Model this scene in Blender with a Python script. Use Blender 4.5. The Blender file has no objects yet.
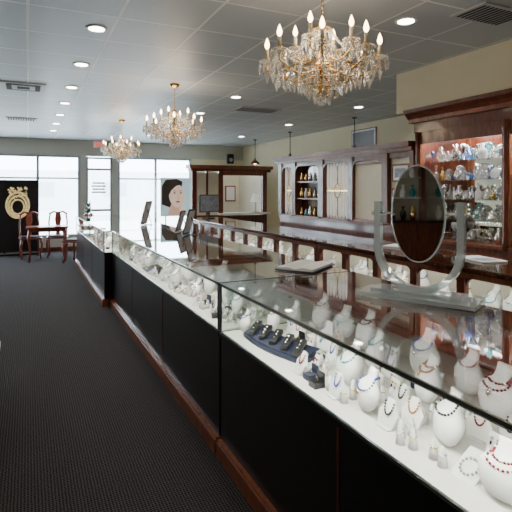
import bpy, bmesh, math, random
from mathutils import Vector, Matrix
random.seed(7)
S=bpy.context.scene
# ---------------------------------------------------------------- materials
def newmat(name):
    m=bpy.data.materials.new(name); m.use_nodes=True
    nt=m.node_tree; return m,nt,nt.nodes["Principled BSDF"]
def mat(name,col,rough=.5,metal=0,var=.08,scale=8,coat=0,emit=None,es=0,bump=0,spec=.5):
    m,nt,p=newmat(name)
    n=nt.nodes.new("ShaderNodeTexNoise"); n.inputs["Scale"].default_value=scale; n.inputs["Detail"].default_value=4
    tc=nt.nodes.new("ShaderNodeTexCoord"); nt.links.new(tc.outputs["Object"],n.inputs["Vector"])
    r=nt.nodes.new("ShaderNodeValToRGB")
    r.color_ramp.elements[0].position=.3; r.color_ramp.elements[1].position=.7
    r.color_ramp.elements[0].color=(*[c*(1-var) for c in col],1); r.color_ramp.elements[1].color=(*[min(1,c*(1+var)) for c in col],1)
    nt.links.new(n.outputs["Fac"],r.inputs["Fac"]); nt.links.new(r.outputs["Color"],p.inputs["Base Color"])
    p.inputs["Roughness"].default_value=rough; p.inputs["Metallic"].default_value=metal
    p.inputs["Coat Weight"].default_value=coat; p.inputs["Coat Roughness"].default_value=.06
    p.inputs["Specular IOR Level"].default_value=spec
    if emit: p.inputs["Emission Color"].default_value=(*emit,1); p.inputs["Emission Strength"].default_value=es
    if bump:
        b=nt.nodes.new("ShaderNodeBump"); b.inputs["Strength"].default_value=bump; b.inputs["Distance"].default_value=.01
        nt.links.new(n.outputs["Fac"],b.inputs["Height"]); nt.links.new(b.outputs["Normal"],p.inputs["Normal"])
    return m
def wood(name,c1,c2,rough=.3,coat=.4):
    m,nt,p=newmat(name)
    tc=nt.nodes.new("ShaderNodeTexCoord"); mp=nt.nodes.new("ShaderNodeMapping"); mp.inputs["Scale"].default_value=(6,6,1.2)
    n=nt.nodes.new("ShaderNodeTexNoise"); n.inputs["Scale"].default_value=5; n.inputs["Detail"].default_value=8; n.inputs["Distortion"].default_value=1.2
    r=nt.nodes.new("ShaderNodeValToRGB"); r.color_ramp.elements[0].position=.3; r.color_ramp.elements[1].position=.7
    r.color_ramp.elements[0].color=(*c1,1); r.color_ramp.elements[1].color=(*c2,1)
    nt.links.new(tc.outputs["Object"],mp.inputs["Vector"]); nt.links.new(mp.outputs["Vector"],n.inputs["Vector"])
    nt.links.new(n.outputs["Fac"],r.inputs["Fac"]); nt.links.new(r.outputs["Color"],p.inputs["Base Color"])
    p.inputs["Roughness"].default_value=rough; p.inputs["Coat Weight"].default_value=coat; p.inputs["Coat Roughness"].default_value=.06
    return m
def glassmat(name,tint=(.95,.98,.97),boost=0.0,power=4.2,milk=0,edge=.9):
    m,nt,p=newmat(name); nt.nodes.remove(p)
    o=nt.nodes["Material Output"]; t=nt.nodes.new("ShaderNodeBsdfTransparent"); t.inputs[0].default_value=(*tint,1)
    g=nt.nodes.new("ShaderNodeBsdfGlossy"); g.inputs["Roughness"].default_value=.015; g.inputs[0].default_value=(1,1,1,1)
    lw=nt.nodes.new("ShaderNodeLayerWeight"); lw.inputs[0].default_value=.5
    pw=nt.nodes.new("ShaderNodeMath"); pw.operation='POWER'; pw.inputs[1].default_value=power
    ml=nt.nodes.new("ShaderNodeMath"); ml.operation='MULTIPLY_ADD'; ml.inputs[1].default_value=edge; ml.inputs[2].default_value=.05+boost
    ml.use_clamp=True
    mx=nt.nodes.new("ShaderNodeMixShader")
    nt.links.new(lw.outputs["Facing"],pw.inputs[0]); nt.links.new(pw.outputs[0],ml.inputs[0]); nt.links.new(ml.outputs[0],mx.inputs[0])
    nt.links.new(t.outputs[0],mx.inputs[1]); nt.links.new(g.outputs[0],mx.inputs[2])
    if milk:
        d=nt.nodes.new("ShaderNodeBsdfDiffuse"); d.inputs[0].default_value=(.85,.9,.92,1); m2=nt.nodes.new("ShaderNodeMixShader"); m2.inputs[0].default_value=milk
        nt.links.new(mx.outputs[0],m2.inputs[1]); nt.links.new(d.outputs[0],m2.inputs[2]); nt.links.new(m2.outputs[0],o.inputs[0])
    else: nt.links.new(mx.outputs[0],o.inputs[0])
    return m
def crystalmat(name,col=(1,1,1)):
    m,nt,p=newmat(name); nt.nodes.remove(p); o=nt.nodes["Material Output"]
    g=nt.nodes.new("ShaderNodeBsdfGlass"); g.inputs["IOR"].default_value=1.55; g.inputs["Color"].default_value=(*col,1); g.inputs["Roughness"].default_value=.0
    t=nt.nodes.new("ShaderNodeBsdfTransparent"); t.inputs[0].default_value=(*col,1)
    gl=nt.nodes.new("ShaderNodeBsdfGlossy"); gl.inputs["Roughness"].default_value=.08
    d=nt.nodes.new("ShaderNodeBsdfTranslucent"); d.inputs[0].default_value=(*col,1)
    a=nt.nodes.new("ShaderNodeMixShader"); a.inputs[0].default_value=.4
    b=nt.nodes.new("ShaderNodeMixShader"); b.inputs[0].default_value=.3
    c=nt.nodes.new("ShaderNodeMixShader"); c.inputs[0].default_value=.2
    nt.links.new(g.outputs[0],a.inputs[1]); nt.links.new(t.outputs[0],a.inputs[2])
    nt.links.new(a.outputs[0],b.inputs[1]); nt.links.new(gl.outputs[0],b.inputs[2])
    nt.links.new(b.outputs[0],c.inputs[1]); nt.links.new(d.outputs[0],c.inputs[2]); nt.links.new(c.outputs[0],o.inputs[0])
    return m
M={}
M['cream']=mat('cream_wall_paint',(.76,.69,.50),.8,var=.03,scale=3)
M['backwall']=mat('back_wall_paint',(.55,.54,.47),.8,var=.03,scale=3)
M['white']=mat('white_leatherette',(.88,.88,.88),.45,var=.02,scale=30)
M['deck']=mat('case_deck_linen',(.82,.81,.78),.7,var=.04,scale=60)
M['panel']=mat('cream_panel',(.78,.75,.62),.6,var=.03)
M['wood']=wood('mahogany',(.06,.013,.006),(.21,.052,.022))
M['wood2']=wood('cherry_wood',(.13,.03,.013),(.33,.10,.04))
M['dark']=wood('black_laminate',(.004,.0035,.004),(.008,.006,.006),.28,.25)
M['top']=wood('polished_dark_top',(.035,.012,.007),(.09,.033,.018),.08,1)
M['redwood']=wood('red_mahogany',(.16,.02,.012),(.3,.05,.025))
M['brass']=mat('brass',(.72,.48,.18),.25,1,var=.1)
M['gold']=mat('gold',(.95,.68,.25),.2,1,var=.1)
M['posterg']=mat('poster_gold_print_glow',(.75,.55,.22),.4,0,var=.6,scale=22,emit=(.9,.65,.3),es=.5)  # gold print given a slight glow, as if lit from behind
M['silver']=mat('silver',(.85,.86,.88),.15,1,var=.05)
M['chrome']=mat('case_metal_edge',(.6,.66,.63),.2,1,var=.03)
M['candle']=mat('candle_sleeve',(.85,.78,.6),.5,var=.03)
M['flame']=mat('flame_bulb',(1,.8,.5),.3,emit=(1,.66,.34),es=16)
M['down']=mat('downlight_lens',(1,1,.95),.4,emit=(1,.93,.8),es=18)
M['trimw']=mat('white_trim',(.8,.8,.78),.5,var=.02)
M['black']=mat('black_plastic',(.012,.012,.014),.35,var=.1)
M['navy']=mat('navy_velvet',(.012,.02,.055),.6,var=.2,scale=40)
M['paper']=mat('paper',(.85,.86,.86),.6,var=.02)
M['print']=mat('printed_grey',(.3,.34,.42),.5,var=.3,scale=20)
M['exit']=mat('exit_red',(.8,.03,.02),.5,emit=(1,.05,.03),es=1.5)
M['alum']=mat('window_frame_aluminium',(.38,.42,.46),.45,.3,var=.04)
M['skin']=mat('portrait_skin_glow',(.8,.55,.44),.6,var=.04,scale=3,emit=(.85,.58,.46),es=.5)  # emission imitates backlight through the print, no lamp behind it
M['skins']=mat('portrait_skin_shade_glow',(.66,.40,.30),.6,var=.04,scale=3,emit=(.7,.42,.32),es=.4)  # darker printed skin tone, with the same imitated backlight glow
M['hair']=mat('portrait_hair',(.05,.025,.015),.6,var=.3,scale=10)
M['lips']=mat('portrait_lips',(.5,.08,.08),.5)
M['pbg']=mat('portrait_backdrop_glow',(.45,.58,.62),.7,var=.1,scale=2,emit=(.5,.68,.75),es=.5)  # printed backdrop, faint emission stands in for light from behind
M['vent']=mat('vent_metal',(.55,.57,.6),.5,var=.03)
M['ventd']=mat('vent_dark',(.03,.03,.035),.8)
M['asphalt']=mat('asphalt_outside',(.7,.7,.68),.9,var=.1,scale=3)
M['bldg']=mat('pale_building',(.8,.82,.84),.8,var=.05,scale=1)
M['mirror']=mat('mirror_silvering',(.9,.92,.92),.02,1,var=.0)
M['glass']=glassmat('case_glass',(.95,.98,.96),boost=.02)
M['topglass']=glassmat('case_top_glass',(.96,.985,.975),boost=.03,power=3.2)
M['pane']=glassmat('window_glass',(.96,.98,.99))
M['acryl']=glassmat('clear_acrylic',(.86,.92,.94),boost=.12,milk=.26,power=2,edge=.6)
M['crystal']=crystalmat('cut_crystal',(1,.99,.97))
M['gteal']=crystalmat('teal_glass',(.45,.85,.88)); M['gblue']=crystalmat('blue_glass',(.35,.5,.85))
M['j_teal']=mat('turquoise_bead',(.03,.33,.36),.25); M['j_blue']=mat('lapis_bead',(.03,.08,.4),.25); M['j_pink']=mat('rose_quartz_bead',(.6,.2,.3),.25)
M['j_red']=mat('garnet_bead',(.2,.015,.03),.2); M['j_blk']=mat('onyx_bead',(.015,.015,.02),.2); M['j_amb']=mat('amber_bead',(.35,.15,.04),.25); M['j_pearl']=mat('grey_pearl',(.45,.45,.48),.25)
M['green']=mat('leaf_green',(.05,.12,.03),.6,var=.3)
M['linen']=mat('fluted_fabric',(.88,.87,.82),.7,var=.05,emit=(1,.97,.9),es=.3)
# ceiling tiles
m,nt,p=newmat('ceiling_tile'); M['ceil']=m
tc=nt.nodes.new("ShaderNodeTexCoord"); br=nt.nodes.new("ShaderNodeTexBrick")
br.offset=0; br.squash=1; br.inputs["Scale"].default_value=1; br.inputs["Brick Width"].default_value=.61; br.inputs["Row Height"].default_value=.61
br.inputs["Mortar Size"].default_value=.011; br.inputs["Mortar Smooth"].default_value=.1
br.inputs["Color1"].default_value=(.50,.55,.61,1); br.inputs["Color2"].default_value=(.54,.59,.65,1); br.inputs["Mortar"].default_value=(.88,.9,.92,1)
nt.links.new(tc.outputs["Object"],br.inputs["Vector"]); nt.links.new(br.outputs["Color"],p.inputs["Base Color"]); p.inputs["Roughness"].default_value=.42
bp=nt.nodes.new("ShaderNodeBump"); bp.inputs["Strength"].default_value=.5; bp.inputs["Distance"].default_value=.01
nt.links.new(br.outputs["Fac"],bp.inputs["Height"]); nt.links.new(bp.outputs["Normal"],p.inputs["Normal"])
# carpet
m,nt,p=newmat('charcoal_carpet'); M['carpet']=m
tc=nt.nodes.new("ShaderNodeTexCoord")
w1=nt.nodes.new("ShaderNodeTexWave"); w1.inputs["Scale"].default_value=20; w1.bands_direction='X'; w1.inputs["Distortion"].default_value=1.5
w2=nt.nodes.new("ShaderNodeTexWave"); w2.inputs["Scale"].default_value=20; w2.bands_direction='Y'; w2.inputs["Distortion"].default_value=1.5
no=nt.nodes.new("ShaderNodeTexNoise"); no.inputs["Scale"].default_value=110
mu=nt.nodes.new("ShaderNodeMath"); mu.operation='ADD'; ad=nt.nodes.new("ShaderNodeMath"); ad.operation='MULTIPLY'
for w in (w1,w2,no): nt.links.new(tc.outputs["Object"],w.inputs["Vector"])
nt.links.new(w1.outputs["Fac"],mu.inputs[0]); nt.links.new(w2.outputs["Fac"],mu.inputs[1])
nt.links.new(mu.outputs[0],ad.inputs[0]); nt.links.new(no.outputs["Fac"],ad.inputs[1])
r=nt.nodes.new("ShaderNodeValToRGB"); r.color_ramp.elements[0].color=(.008,.0075,.009,1); r.color_ramp.elements[1].color=(.085,.078,.08,1); r.color_ramp.elements[1].position=.9; r.color_ramp.elements[0].position=.15
nt.links.new(ad.outputs[0],r.inputs["Fac"]); nt.links.new(r.outputs["Color"],p.inputs["Base Color"]); p.inputs["Roughness"].default_value=.95; p.inputs["Specular IOR Level"].default_value=.1
bp=nt.nodes.new("ShaderNodeBump"); bp.inputs["Strength"].default_value=.5; bp.inputs["Distance"].default_value=.005
nt.links.new(ad.outputs[0],bp.inputs["Height"]); nt.links.new(bp.outputs["Normal"],p.inputs["Normal"])

# ---------------------------------------------------------------- mesh builder
class B:
    def __init__(s,name): s.name=name; s.bm=bmesh.new(); s.mats=[]
    def mi(s,k):
        if k not in s.mats: s.mats.append(k)
        return s.mats.index(k)
    def _fin(s,verts,k,mtx=None,smooth=False):
        i=s.mi(k)
        if mtx is not None: bmesh.ops.transform(s.bm,matrix=mtx,verts=verts)
        fs=set(f for v in verts for f in v.link_faces)
        for f in fs: f.material_index=i; f.smooth=smooth
    def box(s,x0,x1,y0,y1,z0,z1,k,mtx=None,bev=0):
        r=bmesh.ops.create_cube(s.bm,size=1); vs=r['verts']
        for v in vs: v.co=Vector(((x0+x1)/2+v.co.x*(x1-x0),(y0+y1)/2+v.co.y*(y1-y0),(z0+z1)/2+v.co.z*(z1-z0)))
        s._fin(vs,k,mtx)
        if bev:
            es=list(set(e for v in vs for e in v.link_edges))
            bmesh.ops.bevel(s.bm,geom=es,offset=bev,segments=2,affect='EDGES',profile=.5,material=-1)
    def lathe(s,prof,k,c=(0,0,0),n=16,sx=1,sy=1,mtx=None,smooth=True,cap=True):
        rings=[]
        for r,z in prof:
            rings.append([s.bm.verts.new((math.cos(2*math.pi*i/n)*r*sx+c[0],math.sin(2*math.pi*i/n)*r*sy+c[1],z+c[2])) for i in range(n)])
        for a,b in zip(rings,rings[1:]):
            for i in range(n):
                s.bm.faces.new((a[i],a[(i+1)%n],b[(i+1)%n],b[i]))
        if cap:
            s.bm.faces.new(rings[0][::-1]); s.bm.faces.new(rings[-1])
        s._fin([v for r in rings for v in r],k,mtx,smooth)
    def tube(s,pts,rad,k,n=8,closed=False,mtx=None,smooth=True):
        pts=[Vector(p) for p in pts]; N=len(pts); rings=[]
        up=Vector((0,0,1)); prev=None
        for i,p in enumerate(pts):
            a=pts[(i-1)%N] if (closed or i>0) else p; b=pts[(i+1)%N] if (closed or i<N-1) else p
            t=(b-a).normalized()
            if prev is None:
                nrm=t.cross(up); 
                if nrm.length<.01: nrm=t.cross(Vector((1,0,0)))
            else: nrm=prev-t*prev.dot(t)
            nrm.normalize(); prev=nrm; bi=t.cross(nrm)
            rr=rad[i] if isinstance(rad,(list,tuple)) else rad
            rings.append([s.bm.verts.new(p+(nrm*math.cos(2*math.pi*j/n)+bi*math.sin(2*math.pi*j/n))*rr) for j in range(n)])
        L=list(zip(rings,rings[1:]))
        if closed: L.append((rings[-1],rings[0]))
        for a,b in L:
            for j in range(n): s.bm.faces.new((a[j],a[(j+1)%n],b[(j+1)%n],b[j]))
        if not closed: s.bm.faces.new(rings[0][::-1]); s.bm.faces.new(rings[-1])
        s._fin([v for r in rings for v in r],k,mtx,smooth)
    def ico(s,c,r,k,sub=1,sc=(1,1,1),mtx=None,smooth=True):
        q=bmesh.ops.create_icosphere(s.bm,subdivisions=sub,radius=r); vs=q['verts']
        for v in vs: v.co=Vector((v.co.x*sc[0]+c[0],v.co.y*sc[1]+c[1],v.co.z*sc[2]+c[2]))
        s._fin(vs,k,mtx,smooth)
    def gem(s,c,r,h,k,top=.3,n=6):
        vt=s.bm.verts.new(c); vb=s.bm.verts.new((c[0],c[1],c[2]-h)); a0=random.random()*3
        ring=[s.bm.verts.new((c[0]+math.cos(a0+2*math.pi*i/n)*r,c[1]+math.sin(a0+2*math.pi*i/n)*r,c[2]-h*(1-top))) for i in range(n)]
        for i in range(n):
            s.bm.faces.new((vt,ring[i],ring[(i+1)%n])); s.bm.faces.new((vb,ring[(i+1)%n],ring[i]))
        s._fin([vt,vb]+ring,k)
    def poly(s,pts,k,thick=None,mtx=None):
        vs=[s.bm.verts.new(p) for p in pts]; f=s.bm.faces.new(vs)
        if thick:
            r=bmesh.ops.extrude_face_region(s.bm,geom=[f]); nv=[g for g in r['geom'] if isinstance(g,bmesh.types.BMVert)]
            for v in nv: v.co+=Vector(thick)
            vs+=nv
        s._fin(vs,k,mtx)
    def done(s,loc=(0,0,0),rz=0,parent=None):
        bmesh.ops.recalc_face_normals(s.bm,faces=s.bm.faces)
        me=bpy.data.meshes.new(s.name); s.bm.to_mesh(me); s.bm.free()
        for k in s.mats: me.materials.append(M[k])
        o=bpy.data.objects.new(s.name,me); S.collection.objects.link(o); o.location=loc; o.rotation_euler=(0,0,rz)
        if parent: o.parent=parent
        return o
def inst(o,loc,rz=0,sc=1,name=None):
    n=bpy.data.objects.new(name or o.name,o.data); S.collection.objects.link(n); n.location=loc; n.rotation_euler=(0,0,rz); n.scale=(sc,)*3; return n
def T(x,y,z): return Matrix.Translation((x,y,z))
R=Matrix.Rotation

H=2.82; YB=13.1; XR=5.8; XL=-3.5; YF=-2.2
# ---------------------------------------------------------------- shell
b=B('floor'); b.box(XL-.15,XR+.15,YF-.15,YB+.15,-.1,0,'carpet'); b.done()
b=B('ceiling'); b.box(XL-.15,XR+.15,YF-.15,YB+.15,H,H+.1,'ceil'); b.done()
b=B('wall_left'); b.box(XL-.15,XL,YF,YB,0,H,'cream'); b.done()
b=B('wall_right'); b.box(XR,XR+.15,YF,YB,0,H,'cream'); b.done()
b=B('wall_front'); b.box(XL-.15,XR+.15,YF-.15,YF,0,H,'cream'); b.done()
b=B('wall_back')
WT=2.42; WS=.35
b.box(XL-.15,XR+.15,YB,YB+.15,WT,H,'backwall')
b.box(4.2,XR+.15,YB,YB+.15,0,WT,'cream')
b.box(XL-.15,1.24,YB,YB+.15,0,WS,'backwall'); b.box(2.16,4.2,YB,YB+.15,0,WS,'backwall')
b.box(1.22,1.36,YB,YB+.15,0,WT,'backwall'); b.box(2.02,2.16,YB,YB+.15,0,WT,'backwall')
b.done()
b=B('soffit_right'); b.box(3.7,XR,YF,4.15,2.38,H,'cream'); b.done()
b=B('baseboard_back'); b.box(XL,1.22,YB-.02,YB,0,.1,'wood'); b.box(2.16,XR,YB-.02,YB,0,.1,'wood'); b.done()
def window(n,x0,x1,mulls):
    b=B('window_%d'%n); f=.03
    b.box(x0,x1,YB+.03,YB+.10,WT-.05,WT,'alum'); b.box(x0,x1,YB+.03,YB+.10,WS,WS+.06,'alum')
    b.box(x0,x1,YB+.04,YB+.09,1.82,1.86,'alum')
    for x in [x0+f]+mulls+[x1-f]: b.box(x-f,x+f,YB+.03,YB+.10,WS+.06,WT-.05,'alum')
    b.box(x0,x1,YB+.062,YB+.068,WS+.06,WT-.05,'pane'); b.done()
window(1,XL,1.22,[-2.6,-1.7,-.75,.22]); window(2,2.16,4.2,[3.18])
b=B('door_1')
for x in (1.365,1.965): b.box(x,x+.05,YB+.04,YB+.09,0.005,WT-.01,'alum')
for z in ((0.005,.22),(.98,1.04),(2.05,2.11),(2.35,2.4)): b.box(1.415,1.965,YB+.04,YB+.09,*z,'alum')
b.box(1.415,1.965,YB+.062,YB+.068,.22,2.35,'pane')
b.tube([(1.46,YB+.04,.95),(1.46,YB-.02,.97),(1.46,YB-.02,1.25),(1.46,YB+.04,1.27)],.012,'silver')
for i,zz in enumerate((1.46,1.54,1.62,1.70)): b.box(1.50+.02*(i%2),1.86-.03*(i%2),YB+.055,YB+.060,zz,zz+.045,'print')
b.done()
b=B('exit_sign'); b.box(1.5,1.82,YB-.3,YB-.26,2.62,2.79,'trimw'); b.box(1.64,1.68,YB-.29,YB-.27,2.79,2.82,'trimw')
for i,x in enumerate((1.54,1.61,1.68,1.74)):
    b.box(x,x+.012,YB-.305,YB-.3,2.66,2.75,'exit')
    if i==0:
        for z in (2.66,2.70,2.738): b.box(x,x+.045,YB-.305,YB-.3,z,z+.012,'exit')
    if i==1: b.box(x,x+.05,YB-.305,YB-.3,2.70,2.712,'exit'); b.box(x+.04,x+.052,YB-.305,YB-.3,2.66,2.75,'exit')
    if i==3: b.box(x-.02,x+.035,YB-.305,YB-.3,2.738,2.75,'exit')
b.done()
b=B('parking_lot'); b.box(-40,40,YB+.2,60,-.15,-.05,'asphalt'); b.done()
b=B('building_across_street'); b.box(-38,38,44,50,-.05,3.2,'bldg')
for x in range(-36,36,6): b.box(x,x+2,43.9,44,1,2.2,'vent')
b.done()

# ---------------------------------------------------------------- ceiling fixtures
def downlight(x,y):
    o=B('recessed_downlight'); n=20
    o.lathe([(.085,-.006),(.085,-.001)],'trimw',n=n); o.lathe([(.062,-.010),(.062,-.006)],'down',n=n); ob=o.done((x,y,H))
    l=bpy.data.lights.new('downlight_lamp','SPOT'); l.energy=38; l.spot_size=math.radians(125); l.spot_blend=.8; l.color=(1,.90,.76); l.shadow_soft_size=.06
    lo=bpy.data.objects.new('downlight_lamp',l); S.collection.objects.link(lo); lo.parent=ob; lo.location=(0,0,-.03)
for k in range(7): downlight(.49,3.97+1.2*k)
for y in (2.79,4.6,6.07,7.6,9.4,11.2): downlight(2.58,y)
for y in (6.0,8.2,10.5): downlight(4.6,y)
downlight(.49,1.2); downlight(2.58,.8); downlight(-1.8,3); downlight(-1.8,6.5); downlight(-1.8,10)
def vent(x,y,w,l,sq=False):
    o=B('ceiling_vent'); o.box(-w/2,w/2,-l/2,l/2,-.012,-.001,'vent')
    if sq:
        for i in range(1,4):
            a=w/2*(1-i*.24); 
            o.box(-a,a,-a,a,-.012-.003*i,-.012-.003*(i-1),'ventd' if i%2 else 'vent')
    else:
        n=int(w/.045)
        for i in range(n): 
            xx=-w/2+.03+i*(w-.06)/n; o.box(xx,xx+.02,-l/2+.03,l/2-.03,-.015,-.012,'ventd')
    o.done((x,y,H))
vent(-.05,6.6,.5,.5,True); vent(-.1,9.6,.5,.35); vent(3.05,2.42,.5,.3); vent(3.3,6.9,.7,.35)

# ---------------------------------------------------------------- chandelier
def chandelier():
    o=B('crystal_chandelier')
    o.lathe([(.0,-.05),(.03,-.045),(.06,-.02),(.065,-.001)][::-1] ,'brass',n=16,cap=False)
    for i in range(9):
        z=-.05-i*.028; pts=[]
        for j in range(8):
            a=2*math.pi*j/8; u=math.cos(a)*.009; w=math.sin(a)*.018
            pts.append((u if i%2 else 0,0 if i%2 else u,z-.014+w))
        o.tube(pts,.0028,'brass',n=4,closed=True)
    o.lathe([(.004,-.30),(.012,-.31),(.035,-.325),(.05,-.34),(.02,-.36),(.012,-.38),(.022,-.41),(.034,-.44),(.024,-.47),(.012,-.49),(.02,-.52),(.05,-.55),(.06,-.575),(.04,-.60),(.018,-.62),(.014,-.66),(.03,-.69),(.03,-.71),(.006,-.74)],'brass',n=16)
    def arm(a,r,zt,zs):
        ca,sa=math.cos(a),math.sin(a); pts=[]
        ctrl=[(.03,zs),(r*.3,zs-.045),(r*.6,zs-.065),(r*.88,zs-.03),(r,zt-.04),(r,zt)]
        for i in range(len(ctrl)-1):
            for t in (0,.33,.66):
                p=[ctrl[max(0,min(len(ctrl)-1,i+q))] for q in (-1,0,1,2)]
                f=lambda k:.5*((2*p[1][k])+(-p[0][k]+p[2][k])*t+(2*p[0][k]-5*p[1][k]+4*p[2][k]-p[3][k])*t*t+(-p[0][k]+3*p[1][k]-3*p[2][k]+p[3][k])*t**3)
                pts.append((f(0)*ca,f(0)*sa,f(1)))
        pts.append((r*ca,r*sa,zt))
        o.tube(pts,.0055,'brass',n=6)
        sc=[(r*.6*ca+ (math.cos(t)*.03*(1-t/9))*ca, r*.6*sa+(math.cos(t)*.03*(1-t/9))*sa, zs-.03+math.sin(t)*.03*(1-t/9)) for t in [q*.6 for q in range(12)]]
        o.tube(sc,.0035,'brass',n=5)
        c=(r*ca,r*sa,zt)
        o.lathe([(.008,-.005),(.046,.006),(.05,.012),(.012,.008)],'crystal',c=c,n=12)
        o.lathe([(.012,.008),(.018,.02),(.013,.03)],'brass',c=c,n=10)
        o.lathe([(.0105,.03),(.0105,.08)],'candle',c=c,n=10)
        o.lathe([(.002,.08),(.012,.093),(.015,.107),(.010,.128),(.001,.15)],'flame',c=c,n=10)
        for i in range(8):
            b2=2*math.pi*i/8; x=c[0]+math.cos(b2)*.046; y=c[1]+math.sin(b2)*.046
            o.gem((x,y,zt+.004),.006,.014,'crystal',.5); o.gem((x,y,zt-.008),.011,.06,'crystal',.7)
        o.gem((c[0],c[1],zt-.04),.016,.09,'crystal',.7)
    n1=8
    for i in range(n1): arm(2*math.pi*i/n1+.2,.325,-.53,-.56)
    for i in range(4): arm(2*math.pi*i/4+.6,.175,-.44,-.47)
    def strand(p,q,sag,n,r=.0085):
        for i in range(n+1):
            t=i/n; x=p[0]+(q[0]-p[0])*t; y=p[1]+(q[1]-p[1])*t; z=p[2]+(q[2]-p[2])*t-sag*4*t*(1-t)
            o.gem((x,y,z+r),r,2*r,'crystal',.5,5)
    for i in range(n1):
        a=2*math.pi*i/n1+.2; a2=2*math.pi*(i+1)/n1+.2
        P=(.325*math.cos(a),.325*math.sin(a),-.53); Q=(.325*math.cos(a2),.325*math.sin(a2),-.53)
        strand(P,Q,.06,14); strand((.045*math.cos(a),.045*math.sin(a),-.345),(P[0],P[1],-.525),.06,22)
        m=(.5*(P[0]+Q[0]),.5*(P[1]+Q[1]),-.60); o.gem(m,.018,.08,'crystal',.7)
    for rr,z,n,hh in ((.055,-.345,10,.05),(.09,-.60,12,.055),(.20,-.61,22,.07),(.26,-.60,24,.06),(.14,-.645,18,.065),(.085,-.69,12,.055),(.045,-.725,8,.05)):
        o.tube([(rr*math.cos(2*math.pi*i/24),rr*math.sin(2*math.pi*i/24),z) for i in range(24)],.003,'brass',n=4,closed=True)
        for i in range(n):
            a=2*math.pi*i/n; o.gem((rr*math.cos(a),rr*math.sin(a),z),.006,.014,'crystal',.5); o.gem((rr*math.cos(a),rr*math.sin(a),z-.012),.012,hh,'crystal',.7)
    for rr,z in ((.09,-.60),(.26,-.60),(.14,-.645),(.085,-.69)):
        for i in range(4):
            a=math.pi/2*i+.2; o.tube([(.02*math.cos(a),.02*math.sin(a),z+.01),(rr*math.cos(a),rr*math.sin(a),z)],.003,'brass',n=4)
    o.ico((0,0,-.765),.026,'crystal',2,smooth=False)
    return o.done((1.55,2.36,H))
ch=chandelier(); chs=[ch,inst(ch,(1.60,5.67,H),.3),inst(ch,(1.55,9.0,H),.7)]
for c in chs:
    l=bpy.data.lights.new('chandelier_glow','POINT'); l.energy=14; l.color=(1,.8,.55); l.shadow_soft_size=.2
    lo=bpy.data.objects.new('chandelier_glow',l); S.collection.objects.link(lo); lo.parent=c; lo.location=(0,0,-.40)

# ---------------------------------------------------------------- jewelry bits
PROF=[(.045,0),(.064,.015),(.080,.045),(.086,.075),(.078,.098),(.055,.116),(.038,.130),(.033,.145),(.031,.165),(.033,.175),(.028,.178)]
def prad(z):
    for (r0,z0),(r1,z1) in zip(PROF,PROF[1:]):
        if z0<=z<=z1: return r0+(r1-r0)*(z-z0)/(z1-z0)
    return .03
def bust(o,x,y,z,rz,s,col,fine=True):
    n=20 if fine else 12
    mt=T(x,y,z)@R(rz,4,'Z')@R(math.radians(16),4,'Y')@Matrix.Scale(s,4)
    o.lathe(PROF,'white',n=n,sx=.5,sy=1,mtx=mt)
    drop=random.choice((.04,.055,.07))
    for rep in range(2 if (fine and random.random()<.4) else 1):
        N=36 if fine else 14
        pts=[]; dd=drop-.022*rep
        for i in range(N):
            a=2*math.pi*i/N
            zz=.142-dd*max(0,math.cos(a))**1.3 
            rr=prad(zz)+.003; pts.append((-math.cos(a)*rr*.5-.002*math.cos(a),math.sin(a)*rr,zz))
        if fine:
            for j,p in enumerate(pts): o.ico(p,.0052,col if j%4 else random.choice((col,'silver','j_pearl')),1,mtx=mt)
            if rep==0 and random.random()<.5: o.ico((pts[0][0]-.003,0,pts[0][2]-.014),.011,random.choice(('silver','j_teal','gold',col)),1,sc=(.5,1,1.3),mtx=mt)
        else: o.tube(pts,.0055,col,n=4,closed=True,mtx=mt)
COLS=['j_teal','j_blue','j_red','j_blk','j_amb','silver','gold','j_pearl','j_pink']
def ringcone(o,x,y,z):
    o.lathe([(.016,0),(.012,.03),(.006,.055),(.002,.06)],'white',c=(x,y,z),n=10)
    o.tube([(x+.011*math.cos(a),y+.011*math.sin(a),z+.036) for a in [i*math.pi/4 for i in range(8)]],.0022,random.choice(('gold','silver')),n=4,closed=True)
def earcard(o,x,y,z,rz):
    mt=T(x,y,z)@R(rz,4,'Z')@R(math.radians(20),4,'Y')
    o.box(-.004,.004,-.025,.025,0,.07,'white',mt); o.box(-.03,.012,-.03,.03,0,.006,'white',T(x,y,z)@R(rz,4,'Z'))
    c=random.choice(COLS)
    for dy in (-.011,.011): o.ico((-.008,dy,.050),.006,c,1,mtx=mt); o.ico((-.009,dy,.036),.005,random.choice(COLS),1,sc=(.7,.8,1.6),mtx=mt)
def tray(o,x,y,z,rz,w=.16,l=.22,base='navy'):
    mt=T(x,y,z)@R(rz,4,'Z')@R(math.radians(-9),4,'Y')
    o.box(-w/2,w/2,-l/2,l/2,.014,.030,base,mt)
    for i in range(4):
        for j in range(6):
            px=-w/2+.02+i*(w-.04)/3; py=-l/2+.02+j*(l-.04)/5
            o.ico((px,py,.033),.0065,random.choice(('gold','silver','silver','gold','j_blue')),1,mtx=mt)
def ramp(o,x,y,z,rz,k='white'):
    mt=T(x,y,z)@R(rz,4,'Z')
    o.poly([(-.05,-.04,0),(.05,-.04,0),(.05,-.04,.05)],k,(0,.08,0),mt)
    mt2=mt@R(math.radians(-26.5),4,'Y')
    c=random.choice(COLS)
    for j in range(14):
        a=j/14*2*math.pi; o.ico((.0+.028*math.cos(a),.026*math.sin(a),.028),.0048,c,1,mtx=mt2)
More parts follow.
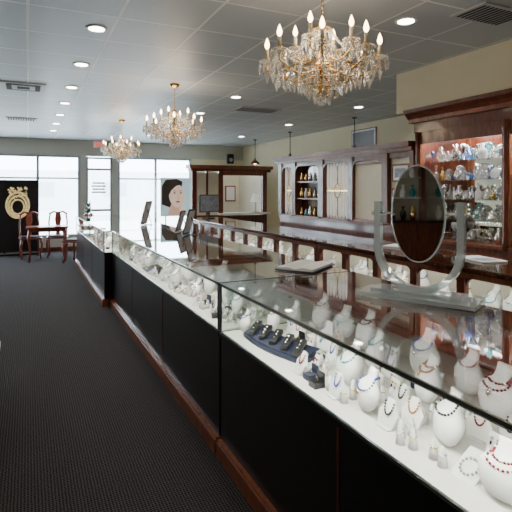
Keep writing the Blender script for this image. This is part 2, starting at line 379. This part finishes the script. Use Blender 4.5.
def boxring(o,x,y,z,rz):
    mt=T(x,y,z)@R(rz,4,'Z'); k=random.choice(('navy','white','j_blk'))
    o.box(-.025,.025,-.025,.025,0,.025,k,mt); o.box(.02,.025,-.025,.025,.025,.06,k,mt)
    o.tube([(0,.009*math.cos(a),.03+.009*math.sin(a)) for a in [i*math.pi/4 for i in range(8)]],.002,'gold',n=4,closed=True,mtx=mt)
    o.ico((0,0,.042),.004,'silver',1,mtx=mt)
def tbar(o,x,y,z,rz):
    mt=T(x,y,z)@R(rz,4,'Z'); o.box(-.035,.035,-.035,.035,0,.008,'white',mt); o.tube([(0,0,.008),(0,0,.09)],.008,'white',n=8,mtx=mt)
    o.tube([(0,-.06,.095),(0,.06,.095)],.017,'white',n=12,mtx=mt)
    for dy in (-.045,-.015,.015,.045):
        c=random.choice(COLS)
        for j in range(12): 
            a=j/12*2*math.pi; o.ico((.024*math.cos(a),dy,.088+.027*math.sin(a)),.0045,c,1,mtx=mt)
def flatneck(o,x,y,z,rz):
    mt=T(x,y,z+.001)@R(rz,4,'Z'); c=random.choice(COLS); L=random.uniform(.045,.065)
    for j in range(26):
        a=j/26*2*math.pi; o.ico((L*1.1*math.cos(a),L*.8*math.sin(a),.006),.006,c,1,mtx=mt)
def minineck(o,x,y,z,rz):
    mt=T(x,y,z)@R(rz,4,'Z')@R(math.radians(22),4,'Y'); c=random.choice(COLS)
    o.poly([(0,-.035,.002),(0,.035,.002),(0,.045,.05),(0,.018,.085),(0,.014,.10),(0,-.014,.10),(0,-.018,.085),(0,-.045,.05)],'white',(.012,0,0),mt)
    for j in range(13):
        a=math.pi*j/12; o.ico((-.004,.02*math.cos(a),.085-.04*math.sin(a)),.0042,c,1,mtx=mt)
    o.box(-.01,.05,-.03,.03,0,.005,'white',T(x,y,z)@R(rz,4,'Z'))

# ---------------------------------------------------------------- front showcase
DK=.72
def showcase(name,x0,x1,y0,y1,glass_end=1.68):
    o=B(name)
    o.box(x0+.05,x1-.03,y0+.01,y1-.01,.0,.10,'wood')
    o.box(x0-.02,x0+.06,y0+.005,y1-.005,.0,.085,'wood2')
    o.box(x0-.012,x0+.055,y0+.005,y1-.005,.085,.10,'wood2')
    o.box(x0+.01,x1,y0+.005,y1-.005,.10,DK-.03,'dark')
    o.box(x0+.002,x1,y0+.005,y1-.005,DK-.03,DK-.008,'dark')
    o.box(x0+.012,x1-.02,y0+.012,y1-.012,DK-.008,DK,'deck')
    n=max(1,round((y1-y0)/1.3)); w=(y1-y0)/n
    for i in range(1,n): o.box(x0+.006,x0+.01,y0+i*w-.006,y0+i*w+.006,.1,DK-.03,'wood')
    o.box(x0+.004,x0+.009,y0+.012,y1-.012,DK,.985,'glass')
    o.box(x0+.01,glass_end,y0+.008,y1-.008,.992,1.0,'topglass')
    for y in (y0+.004,y1-.010): o.box(x0+.01,glass_end,y,y+.005,DK,.985,'glass')
    o.box(x0,x0+.010,y0,y1,.989,1.001,'chrome'); o.box(x0,x0+.010,y0,y1,DK-.005,DK+.005,'chrome')
    for y in (y0,y1-.012): o.box(x0,x0+.012,y,y+.012,DK,.99,'black'); o.box(x0,glass_end,y,y+.008,.985,1.001,'chrome')
    o.box(glass_end,x1+.02,y0,y1,.965,1.0,'top')
    o.box(x1-.03,x1,y0+.02,y1-.02,DK,.965,'wood')
    nd=max(2,round((y1-y0)/.6))
    for i in range(nd):
        yy=y0+.02+(i+.5)*(y1-y0-.04)/nd; o.box(x1,x1+.012,yy-.25,yy+.25,.2,.93,'wood2')
    o.box(x0+.012,x0+.024,y0+.02,y1-.02,.978,.988,'chrome')
    ob=o.done()
    l=bpy.data.lights.new('case_strip_light','AREA'); l.shape='RECTANGLE'; l.size=.02; l.size_y=(y1-y0)-.1; l.energy=6.0*(y1-y0); l.color=(1,.95,.86)
    lo=bpy.data.objects.new('case_strip_light',l); S.collection.objects.link(lo); lo.location=(x0+.030,(y0+y1)/2,.972); lo.rotation_euler=(0,math.radians(-38),0); lo.parent=ob
    return ob
C=[('glass_jewelry_showcase',1.0,1.92,-.9,2.60),('glass_jewelry_showcase',1.0,1.92,2.62,6.55),('glass_jewelry_showcase',.90,1.92,6.57,10.6)]
for n,a,c,d,e in C: showcase(n,a,c,d,e)
near=[(1.21,1.14,.95,'j_blk'),(1.50,1.18,1.05,'j_red'),(1.22,1.67,1.0,'j_teal'),(1.13,1.44,.85,'j_blue'),(1.56,1.60,1.1,'j_blue'),(1.38,1.40,1.0,'j_amb'),(1.32,.90,.95,'j_red'),(1.12,.86,.85,'j_red'),
 (1.55,1.99,1.1,'j_blk'),(1.42,1.76,.95,'j_teal'),(1.56,2.42,1.1,'j_blk'),(1.28,2.49,.8,'j_pink'),(1.15,.60,1,'j_red'),(1.54,.86,1.1,'j_teal'),(1.3,.45,1,'silver'),(1.5,.3,1,'j_blue'),
 (1.34,2.02,.85,'j_pearl'),(1.58,1.38,.95,'j_pink'),(1.57,2.20,.95,'j_teal'),(1.12,2.53,.7,'j_blue'),(1.42,2.50,.85,'j_teal')]
for x,y,s,c in near:
    o=B('necklace_bust'); bust(o,0,0,.0,random.uniform(-.5,.15),s,c); o.done((x,y,DK+.0125*s+.002))
# curved navy ring display
o=B('navy_ring_display')
P=[]
for i in range(9):
    t=i/8; P.append((.05+.035*math.sin(t*math.pi)*-1,-.26+.52*t))
for (xa,ya),(xb,yb) in zip(P,P[1:]):
    o.poly([(xa-.05,ya,.0),(xb-.05,yb,0),(xb-.05,yb,.02),(xa-.05,ya,.02)],'navy',(.15,0,0))
    o.poly([(xa-.04,ya,.021),(xb-.04,yb,.021),(xb+.07,yb,.05),(xa+.07,ya,.05)],'navy',(0,0,.006))
for i in range(5):
    y=-.2+.1*i; mt=T(.045,y,.046)@R(math.radians(35),4,'Z')@R(math.radians(-15),4,'Y')
    o.box(-.06,.06,-.02,.02,0,.024,'black',mt,bev=.004)
    for q in (-.03,0,.03): o.ico((q,0,.027),.006,'silver',1,mtx=mt)
o.done((1.12,2.20,DK+.001),.12)
def fill(name,x0,x1,y0,y1,z,n,busts,k=('ear','ring','tray','ramp','box','tbar','flat','mini'),pre=()):
    o=B(name); used=list(pre)
    def free(x,y,r):
        for a,c,q in used:
            if (a-x)**2+(c-y)**2<(q+r)**2: return False
        used.append((x,y,r)); return True
    c=0;t=0
    while c<busts and t<4000:
        t+=1; x=random.uniform(x0+.10,x1-.07); y=random.uniform(y0+.1,y1-.1)
        if free(x,y,.07): bust(o,x,y,z+.014,random.uniform(-.4,.3),random.uniform(.75,1.05),random.choice(COLS),False); c+=1
    c=0;t=0
    while c<n and t<12000:
        t+=1; x=random.uniform(x0+.06,x1-.06); y=random.uniform(y0+.08,y1-.08); w=random.choice(k)
        r={'ear':.031,'ring':.018,'tray':.115,'ramp':.052,'box':.032,'tbar':.055,'flat':.06,'mini':.04}[w]
        if not free(x,y,r): continue
        c+=1
        if w=='ear': earcard(o,x,y,z,random.uniform(-.4,.4))
        elif w=='ring': ringcone(o,x,y,z)
        elif w=='tray': tray(o,min(max(x,x0+.13),x1-.1),y,z,0,base=random.choice(('navy','white','white','black')))
        elif w=='ramp': ramp(o,x,y,z,random.uniform(-.3,.3))
        elif w=='tbar': tbar(o,x,y,z,random.uniform(-.3,.3))
        elif w=='flat': flatneck(o,x,y,z,random.uniform(-1,1))
        elif w=='mini': minineck(o,x,y,z,random.uniform(-.4,.2))
        else: boxring(o,x,y,z,random.uniform(-.4,.4))
    return o.done()
pre=[(x,y,.085*s) for x,y,s,c in near]+[(1.15,2.0+.06*i,.11) for i in range(8)]
fill('small_jewelry_stands',1.02,1.64,.2,2.56,DK,130,0,('ear','ear','mini','mini','flat','box','ring','ramp','tbar'),pre)
fill('jewelry_displays',1.02,1.66,2.68,6.48,DK,330,40)
fill('jewelry_displays',.93,1.66,6.65,10.5,DK,120,34)

# ---------------------------------------------------------------- second row counters
def wallcase(y0,y1,x0=2.78,x1=3.45):
    o=B('wooden_jewelry_counter')
    o.box(x0+.04,x1,y0,y1,0,.1,'dark'); o.box(x0,x1,y0,y1,.1,.64,'wood'); o.box(x0-.03,x1+.0,y0-.01,y1+.01,.965,1.0,'top',bev=.006)
    o.box(x0-.012,x0,y0,y1,.62,.66,'wood2'); o.box(x0-.012,x0+.03,y0,y1,.925,.965,'wood2')
    o.box(x0+.03,x1-.02,y0+.01,y1-.01,.64,.65,'deck'); o.box(x1-.02,x1,y0,y1,.64,.965,'panel')
    n=round((y1-y0)/.47); w=(y1-y0)/n
    for i in range(n+1):
        yy=y0+i*w; o.box(x0-.014,x0+.03,max(y0,yy-.035),min(y1,yy+.035),.66,.925,'wood')
        if i<n:
            o.box(x0-.012,x0,yy+.05,yy+w-.05,.16,.18,'wood2'); o.box(x0-.012,x0,yy+.05,yy+w-.05,.56,.58,'wood2')
            o.box(x0-.012,x0,yy+.05,yy+.07,.18,.56,'wood2'); o.box(x0-.012,x0,yy+w-.07,yy+w-.05,.18,.56,'wood2')
            for s1 in (0,1):
                yc=yy+.035 if s1==0 else yy+w-.035; d=1 if s1==0 else -1
                pts=[(x0,yc,.925)]+[(x0,yc+d*(.07-.07*math.sin(t*math.pi/8)),.925-.07*(1-math.cos(t*math.pi/8))) for t in range(0,5)]
                o.poly(pts,'wood',(.02,0,0))
    o.box(x0+.012,x0+.016,y0+.01,y1-.01,.66,.925,'glass')
    ob=o.done()
    l=bpy.data.lights.new('case_strip_light','AREA'); l.shape='RECTANGLE'; l.size=.03; l.size_y=y1-y0-.1; l.energy=3.0*(y1-y0); l.color=(1,.95,.86)
    lo=bpy.data.objects.new('case_strip_light',l); S.collection.objects.link(lo); lo.location=(x0+.06,(y0+y1)/2,.95); lo.rotation_euler=(0,math.radians(-30),0); lo.parent=ob
wallcase(.6,4.3); wallcase(4.34,8.1); wallcase(8.14,9.0)
fill('counter_jewelry',2.82,3.2,.7,4.2,.65,40,26,('ear','ramp','box','tbar','flat')); fill('counter_jewelry',2.82,3.2,4.4,8.0,.65,30,26,('ear','ramp','box'))

# ---------------------------------------------------------------- hutch
o=B('mahogany_display_hutch'); X=3.70; X2=4.1; ya,yb=1.7,3.84
o.box(X,X2,ya,yb,0,1.02,'wood'); o.box(X2-.02,X2,ya,yb,1.02,2.16,'mirror'); o.box(X2,X2+.02,ya,yb,0,2.37,'wood')
o.box(X-.02,X2,ya-.02,yb+.02,2.14,2.24,'wood'); o.box(X-.06,X2,ya-.06,yb+.06,2.24,2.28,'wood2'); 
o.box(X-.01,X+.02,ya,yb,2.02,2.14,'wood')  # lip added to keep the hutch lamp's streak off the counter glass
o.poly([(X-.06,ya-.05,2.28),(X,ya-.05,2.28),(X,ya-.05,2.375),(X-.13,ya-.05,2.375),(X-.12,ya-.05,2.34),(X-.08,ya-.05,2.31)],'wood',(0,yb-ya+.12,0))
for yy in (ya,ya+1.05,yb-.07): o.box(X-.02,X+.04,yy,yy+.07,1.02,2.14,'wood2'); o.lathe([(.03,1.02),(.03,1.1),(.022,1.12),(.022,2.04),(.03,2.06),(.03,2.14)],'wood',c=(X-.02,yy+.035,0),n=12)
o.box(X+.04,X2-.02,yb-.02,yb,1.02,2.14,'wood'); o.box(X+.04,X2-.02,ya,ya+.02,1.02,2.14,'wood')
o.box(X-.03,X2-.02,ya,yb,1.02,1.05,'wood2')
HZ=(1.25,1.44,1.63,1.82)
for z in HZ: o.box(X+.05,X2-.03,ya+.03,yb-.03,z,z+.008,'topglass')
ob=o.done()
l=bpy.data.lights.new('hutch_light','AREA'); l.shape='RECTANGLE'; l.size=.08; l.size_y=2.0; l.energy=22; l.color=(1,.97,.93)
lo=bpy.data.objects.new('hutch_light',l); S.collection.objects.link(lo); lo.location=(X+.12,(ya+yb)/2,2.135); lo.parent=ob
o=B('crystal_giftware')
for z in (1.05,)+tuple(h+.009 for h in HZ):
  for row in (0,1):
    y=ya+.12
    while y<yb-.10:
        k=random.choice(('crystal','crystal','crystal','crystal','silver','silver','silver','white','white','gold','gteal','gblue')); s=random.uniform(.6,.95); x=X+(.12 if row==0 else .27)+random.uniform(-.02,.02)
        t=random.randrange(5)
        if t==0: o.lathe([(.035*s,0),(.008,.01),(.006,.08*s),(.03*s,.11*s),(.038*s,.15*s),(.032*s,.17*s)],k,c=(x,y,z),n=14)
        elif t==1: o.lathe([(.03*s,0),(.05*s,.05*s),(.045*s,.1*s),(.018*s,.13*s),(.03*s,.17*s)],k,c=(x,y,z),n=14)
        elif t==2: o.lathe([(.002,0),(.07*s,.004),(.075*s,.012),(.0721*s,.014),(.002,.008)],k,n=18,mtx=T(x+.02,y,z+.076*s)@R(math.radians(-75),4,'Y'))
        elif t==3: o.lathe([(.03*s,0),(.012*s,.02*s),(.02*s,.03*s),(.07*s,.07*s),(.075*s,.08*s),(.06*s,.075*s)],k,c=(x,y,z),n=16)
        else:
            o.lathe([(.032*s,0),(.032*s,.08*s),(.012*s,.11*s),(.012*s,.14*s),(.018*s,.145*s)],k,c=(x,y,z),n=12); o.ico((x,y,z+.16*s),.017*s,k,1)
        y+=random.uniform(.07,.11)
o.done()

# ---------------------------------------------------------------- partition wall with panels
o=B('panelled_wood_partition'); X=3.70
o.box(X,X+.12,3.87,6.88,0,1.14,'wood'); o.box(X-.0,X+.12,3.87,6.88,1.90,1.96,'wood')
o.box(X-.05,X+.17,3.87,6.93,1.96,2.00,'wood2'); o.box(X-.09,X+.2,3.87,6.97,2.00,2.06,'wood')
o.box(X-.02,X,3.87,6.88,1.12,1.16,'wood2')
for y0,y1 in ((3.87,3.93),(4.28,4.38),(4.93,5.03),(5.60,5.72),(6.36,6.46),(6.80,6.90)): o.box(X-.02,X+.12,y0,y1,1.14,1.96,'wood')
o.box(X+.04,X+.06,3.93,4.28,1.14,1.9,'panel'); o.box(X+.03,X+.06,4.38,4.93,1.14,1.9,'panel')
for z in (1.16,1.86): o.box(X+.0,X+.03,4.38,4.93,z,z+.025,'wood2')
for (ya,yb) in ((5.03,5.60),(6.46,6.80)):
    o.box(X+.08,X+.09,ya,yb,1.16,1.9,'wood')
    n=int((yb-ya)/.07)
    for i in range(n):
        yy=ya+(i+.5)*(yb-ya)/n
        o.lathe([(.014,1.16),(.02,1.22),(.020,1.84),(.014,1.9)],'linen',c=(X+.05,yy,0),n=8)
    o.box(X+.02,X+.035,ya,yb,1.52,1.54,'brass'); yc=(ya+yb)/2
    o.tube([(X+.024,yc+.07*math.cos(a),1.53+.09*math.sin(a)) for a in [i*math.pi/10 for i in range(20)]],.007,'brass',n=5,closed=True)
    o.tube([(X+.024,yc,1.2),(X+.024,yc,1.44)],.007,'brass',n=5); o.tube([(X+.024,yc,1.62),(X+.024,yc,1.86)],.007,'brass',n=5)
o.box(X+.1,X+.12,5.72,6.36,1.14,1.9,'top')
for z in (1.4,1.65): o.box(X+.01,X+.1,5.72,6.36,z,z+.02,'wood2')
# turned finials / arched heads over the openings
for (ya,yb) in ((4.38,4.93),(5.03,5.60),(5.72,6.36),(6.46,6.80)):
    for s1 in (0,1):
        yc=ya if s1==0 else yb; d=1 if s1==0 else -1
        o.poly([(X-.015,yc,1.9)]+[(X-.015,yc+d*(.12-.12*math.sin(t*math.pi/8)),1.9-.10*(1-math.cos(t*math.pi/8))) for t in range(0,5)],'wood',(.03,0,0))
o.done()
o=B('partition_shelf_silverware')
for z in (1.145,1.422,1.672):
    for i in range(5):
        k=random.choice(('silver','gold','white','gteal')); s=random.uniform(.7,1)
        o.lathe([(.02*s,0),(.035*s,.04*s),(.03*s,.09*s),(.012*s,.13*s),(.02*s,.16*s)],k,c=(X+.055,5.8+.12*i,z),n=10)
o.done()
def picture(name,x,y,z,w,h,face='print'):
    o=B(name); o.box(-.02,0,-w/2,w/2,-h/2,h/2,'wood',bev=.004); o.box(-.023,-.02,-w/2+.02,w/2-.02,-h/2+.02,h/2-.02,'paper'); o.box(-.025,-.023,-w/2+.05,w/2-.05,-h/2+.05,h/2-.05,face); return o.done((x,y,z))
picture('framed_certificate',X+.04,4.11,1.73,.27,.2); picture('framed_certificate',X+.04,4.11,1.46,.27,.2); picture('framed_certificate',X+.04,4.11,1.24,.2,.14)
picture('framed_picture',XR,7.4,2.50,.75,.42,'top')
# ---------------------------------------------------------------- service booth
o=B('wooden_service_booth'); Y=9.7
def post(x,w=.1): o.box(x,x+w,Y,Y+.1,0,2.0,'wood')
for x in (3.12,3.72,4.78): post(x)
o.box(3.08,4.95,Y-.05,Y+.15,1.94,2.0,'wood'); o.box(3.04,4.99,Y-.09,Y+.19,2.0,2.07,'wood2')
o.box(3.22,3.72,Y+.03,Y+.07,1.0,1.9,'panel'); o.box(3.22,3.72,Y,Y+.1,0,1.0,'wood'); o.box(3.44,3.48,Y+.01,Y+.09,1.0,1.94,'wood')
o.box(3.82,4.78,Y,Y+.1,0,.98,'wood'); o.box(3.7,4.9,Y-.15,Y+.35,1.0,1.04,'trimw'); o.box(3.82,4.78,Y,Y+.1,1.86,1.94,'wood2')
o.box(4.88,4.93,Y+.1,YB-.6,0,2.0,'panel')
o.box(4.0,4.88,Y+1.6,Y+1.7,0,2.0,'panel'); 
for x in (4.1,4.5): o.box(x,x+.28,Y+1.58,Y+1.6,1.25,1.65,'wood2'); o.box(x+.03,x+.25,Y+1.57,Y+1.58,1.28,1.62,'paper')
o.done()
o=B('desk_lamp'); o.lathe([(.07,0),(.07,.015),(.01,.02),(.01,.3)],'brass',n=14); o.lathe([(.12,.24),(.06,.42)],'linen',n=16,cap=False); o.done((4.6,Y+.0,1.041))
o=B('computer_monitor'); o.box(-.25,.25,-.02,.02,.12,.45,'black',bev=.006); o.box(-.02,.02,0,.03,.03,.14,'black'); o.box(-.1,.1,-.07,.08,0,.015,'black'); o.box(-.235,.235,-.024,-.02,.135,.435,'print'); o.done((3.1,8.6,1.002),.4)
for y in (6.9,9.2,11.0):
    o=B('pendant_lamp'); o.lathe([(.045,-.02),(.045,-.001)],'black',n=12); o.tube([(0,0,-.02),(0,0,-.5)],.009,'black',n=6)
    o.lathe([(.02,-.48),(.03,-.52),(.07,-.55),(.115,-.60),(.12,-.62),(.11,-.61)],'wood',n=16); o.ico((0,0,-.60),.035,'flame',2); o.done((5.2,y,H))
o=B('wall_speaker'); o.box(-.09,.09,-.14,-.02,-.14,.14,'black',bev=.01); o.lathe([(.06,0),(.05,.005)],'vent',n=16,mtx=T(0,-.14,-.03)@R(math.radians(90),4,'X')); o.box(-.02,.02,-.02,0,-.03,.03,'black'); o.done((5.35,YB,2.45))

# ---------------------------------------------------------------- countertop mirror
o=B('countertop_oval_mirror'); zc=.42; a_,b_=.128,.235; W=.205
def ov(a,c,t,y): return (a*math.cos(t),y,zc+c*math.sin(t))
o.box(-.29,.29,-.10,.10,.0,.022,'acryl',bev=.003); o.box(-.22,.22,-.07,.07,.022,.042,'acryl',bev=.003)
path=[(-W,zc+.06),(-W,zc)]+[(-W*math.cos(t),.25-.205*math.sin(t)) for t in [math.pi*i/20 for i in range(21)]]+[(W,zc),(W,zc+.06)]
def nrm2(i):
    a=Vector(path[max(0,i-1)]); c=Vector(path[min(len(path)-1,i+1)]); d=(c-a).normalized(); return Vector((d.y,-d.x))
out=[]; inn=[]
for i,p in enumerate(path): n_=nrm2(i); out.append(Vector(p)+n_*.016); inn.append(Vector(p)-n_*.016)
for i in range(len(path)-1):
    o.poly([(out[i].x,-.02,out[i].y),(out[i+1].x,-.02,out[i+1].y),(inn[i+1].x,-.02,inn[i+1].y),(inn[i].x,-.02,inn[i].y)],'acryl',(0,.04,0))
mt=T(0,0,zc)@R(math.radians(1),4,'X')@T(0,0,-zc)
o.poly([ov(a_,b_,2*math.pi*i/40,-.006) for i in range(40)],'mirror',(0,.012,0),mt)
o.tube([ov(a_+.003,b_+.003,2*math.pi*i/40,0) for i in range(40)],.006,'acryl',n=6,closed=True,mtx=mt)
for s_ in (-1,1): o.tube([(s_*(a_+.005),0,zc),(s_*(W+.028),0,zc)],.007,'silver',n=8); o.ico((s_*(W+.03),0,zc),.014,'silver',2)
o.done((1.74,1.80,1.002),math.atan2(-.893,.45))
# cabinet on the left wall (seen in the counter mirror)
o=B('wall_display_cabinet'); X=-3.48
o.box(X,X+.35,-1.6,4.2,0,.9,'wood'); o.box(X,X+.4,-1.62,4.22,.9,.94,'top'); o.box(X,X+.03,-1.6,4.2,.94,2.1,'panel'); o.box(X,X+.35,-1.62,4.22,2.1,2.25,'wood2')
y=-1.6
while y<4.2:
    o.box(X,X+.3,y,y+.06,.94,2.1,'wood')
    for z in (1.25,1.55,1.83): o.box(X+.03,X+.26,y+.06,min(y+.6,4.2),z,z+.015,'trimw')
    for z in (.94,1.265,1.565,1.845):
        for q in (.16,.3,.45): 
            if y+q<4.1: o.lathe([(.03,0),(.05,.05),(.04,.11),(.015,.14),(.03,.19)],random.choice(('white','silver','j_teal','j_blk','gold')),c=(X+.14,y+q,z),n=10)
    y+=.66
o.done()

o=B('open_catalog_book'); o.box(-.14,.14,-.20,.20,0,.006,'navy')
o.poly([(-.13,-.19,.006),(-.13,-.19,.020),(-.06,-.19,.028),(0,-.19,.015),(.06,-.19,.028),(.13,-.19,.020),(.13,-.19,.006)],'paper',(0,.38,0))
o.done((1.74,2.86,1.003),-.95)
for x,y,rz in ((3.2,3.5,.3),(3.15,2.6,-.2)):
    o=B('closed_brochure'); o.box(-.11,.11,-.16,.16,0,.012,'paper',bev=.002); o.box(-.08,.08,-.12,.02,.012,.0125,'print'); o.done((x,y,1.001),rz)
def easel(x,y,rz,h=.32):
    o=B('countertop_sign_frame'); mt=R(math.radians(16),4,'Y')
    o.box(-.008,.008,-.10,.10,.01,h,'black',mt,bev=.003); o.box(-.010,-.008,-.085,.085,.03,h-.02,'print',mt); o.box(.008,.010,-.085,.085,.03,h-.02,'vent',mt)
    o.tube([(.06,0,h*.75),(.14,0,.006)],.006,'black',n=6); o.box(-.03,.15,-.03,.03,0,.006,'black'); o.done((x,y,1.003),rz)
easel(1.62,7.5,-.7,.38); easel(1.72,5.6,-.7,.32); easel(1.75,6.05,-.6,.28)

# ---------------------------------------------------------------- back-left
o=B('red_mahogany_table'); 
o.box(-.42,.42,-.26,.26,.72,.75,'redwood',bev=.008); o.box(-.37,.37,-.21,.21,.64,.72,'redwood')
for sx in (-1,1):
    for sy in (-1,1): 
        x,y=sx*.34,sy*.19; o.tube([(x,y,.66),(x+sx*.03,y+sy*.02,.5),(x-sx*.005,y,.2),(x+sx*.02,y+sy*.01,.0)],[.035,.03,.016,.022],'redwood',n=8)
o.done((.38,11.45,0))
def chair(x,y,rz):
    o=B('mahogany_side_chair'); o.box(-.23,.23,-.21,.22,.43,.47,'redwood',bev=.01); o.box(-.20,.20,-.18,.19,.47,.50,'navy',bev=.012)
    for sx in (-1,1):
        o.tube([(sx*.19,-.18,.44),(sx*.215,-.20,.3),(sx*.185,-.18,.08),(sx*.20,-.2,0)],[.03,.026,.015,.024],'redwood',n=8)
        o.tube([(sx*.19,.27,0),(sx*.19,.2,.3),(sx*.19,.2,.47),(sx*.20,.24,.8),(sx*.17,.27,1.0)],.018,'redwood',n=8)
    o.tube([(-.2,.265,.97),(-.1,.27,1.03),(0,.27,1.0),(.1,.27,1.03),(.2,.265,.97)],.022,'redwood',n=8)
    o.poly([(-.05,.2,.49),(.05,.2,.49),(.035,.22,.65),(.075,.25,.85),(.05,.265,1.0),(-.05,.265,1.0),(-.075,.25,.85),(-.035,.22,.65)],'redwood',(0,.012,0))
    o.done((x,y,0),rz)
chair(.05,12.0,.1); chair(.62,12.05,-.1); chair(.95,10.95,-2.2)
o=B('ring_poster_display'); o.box(-.45,.45,-.03,.03,.1,1.78,'black',bev=.006); o.box(-.47,.47,-.16,.16,0,.04,'black'); o.box(-.3,-.26,-.02,.02,.04,.12,'black'); o.box(.26,.3,-.02,.02,.04,.12,'black')
for r_,z,w_ in ((.30,1.18,.028),(.235,1.16,.026),(.17,1.14,.022)):
    o.tube([(.0+r_*math.cos(a)*.8,-.032,z+r_*math.sin(a)) for a in [i*math.pi/16 for i in range(32)]],w_,'posterg',n=6,closed=True)
for i in range(60): o.gem((random.uniform(-.2,.2),-.036,1.47+random.uniform(-.12,.16)),.028,.055,random.choice(('posterg','silver','posterg')),.5)
o.done((-.22,12.75,0))
o=B('portrait_poster'); 
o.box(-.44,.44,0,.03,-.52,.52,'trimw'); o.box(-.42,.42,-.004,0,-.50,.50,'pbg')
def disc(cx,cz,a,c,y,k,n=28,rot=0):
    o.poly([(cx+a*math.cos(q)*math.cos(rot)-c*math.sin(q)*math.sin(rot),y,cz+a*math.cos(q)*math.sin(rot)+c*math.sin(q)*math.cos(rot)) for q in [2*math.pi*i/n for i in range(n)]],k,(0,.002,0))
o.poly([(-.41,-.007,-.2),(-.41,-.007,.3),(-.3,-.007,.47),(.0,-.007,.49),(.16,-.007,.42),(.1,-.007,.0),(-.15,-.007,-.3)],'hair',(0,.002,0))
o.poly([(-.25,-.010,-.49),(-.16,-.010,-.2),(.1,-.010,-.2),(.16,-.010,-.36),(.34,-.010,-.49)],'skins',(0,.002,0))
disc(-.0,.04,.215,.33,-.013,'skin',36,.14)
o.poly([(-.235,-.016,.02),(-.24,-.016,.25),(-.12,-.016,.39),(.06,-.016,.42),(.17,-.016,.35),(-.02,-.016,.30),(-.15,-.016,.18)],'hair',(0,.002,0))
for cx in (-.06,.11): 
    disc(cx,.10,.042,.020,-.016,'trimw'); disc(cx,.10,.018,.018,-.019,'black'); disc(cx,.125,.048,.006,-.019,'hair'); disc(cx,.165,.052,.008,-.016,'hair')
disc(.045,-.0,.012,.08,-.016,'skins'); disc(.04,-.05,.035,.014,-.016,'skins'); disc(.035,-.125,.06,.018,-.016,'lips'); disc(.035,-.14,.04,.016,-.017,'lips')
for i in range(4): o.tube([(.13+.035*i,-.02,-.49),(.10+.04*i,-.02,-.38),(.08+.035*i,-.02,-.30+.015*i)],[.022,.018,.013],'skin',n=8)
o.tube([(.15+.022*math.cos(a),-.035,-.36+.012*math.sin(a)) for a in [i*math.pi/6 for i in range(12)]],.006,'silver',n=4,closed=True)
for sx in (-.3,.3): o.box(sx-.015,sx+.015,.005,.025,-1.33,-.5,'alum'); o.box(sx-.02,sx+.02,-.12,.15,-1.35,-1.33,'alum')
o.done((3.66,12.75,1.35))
o=B('potted_plant'); o.lathe([(.11,0),(.15,.28),(.16,.3),(.13,.29)],'redwood',n=16); o.tube([(0,0,.25),(.01,0,.9)],.012,'wood',n=6)
for i in range(90):
    a=random.uniform(0,6.28); r=random.uniform(.05,.2); z=random.uniform(.5,1.25); 
    p=Vector((0,0,z-.1)); q=Vector((r*math.cos(a),r*math.sin(a),z)); s=Vector((-math.sin(a),math.cos(a),0))*.03
    o.poly([p,(p+q)/2+s,q,(p+q)/2-s],'green')
o.done((1.32,12.3,0))
o=B('low_display_pedestal'); o.box(-.6,0,-.4,.4,.04,.40,'dark'); o.box(-.62,.02,-.42,.42,.40,.44,'trimw',bev=.005); o.box(-.58,-.02,-.38,.38,0,.04,'black'); o.done((-.2,3.55,0))

# ---------------------------------------------------------------- lighting
w=bpy.data.worlds.new('World'); S.world=w; w.use_nodes=True; nt=w.node_tree; bg=nt.nodes['Background']
bg.inputs[0].default_value=(.80,.91,1,1); bg.inputs[1].default_value=15.0
def portal(x0,x1,z0,z1):
    l=bpy.data.lights.new('window_portal','AREA'); l.shape='RECTANGLE'; l.size=x1-x0; l.size_y=z1-z0; l.cycles.is_portal=True
    o=bpy.data.objects.new('window_portal',l); S.collection.objects.link(o); o.location=((x0+x1)/2,YB+.17,(z0+z1)/2); o.rotation_euler=(math.radians(-90),0,0)
portal(XL,4.2,0,WT)
# ---------------------------------------------------------------- camera
cam=bpy.data.cameras.new('Camera'); co=bpy.data.objects.new('Camera',cam); S.collection.objects.link(co); S.camera=co
cam.sensor_width=36; cam.lens=480/512*36; cam.shift_y=-(66/512)
co.location=(0,0,1.54); co.rotation_euler=(math.radians(90),0,-math.atan2(228,480)); cam.clip_start=.02; cam.clip_end=200
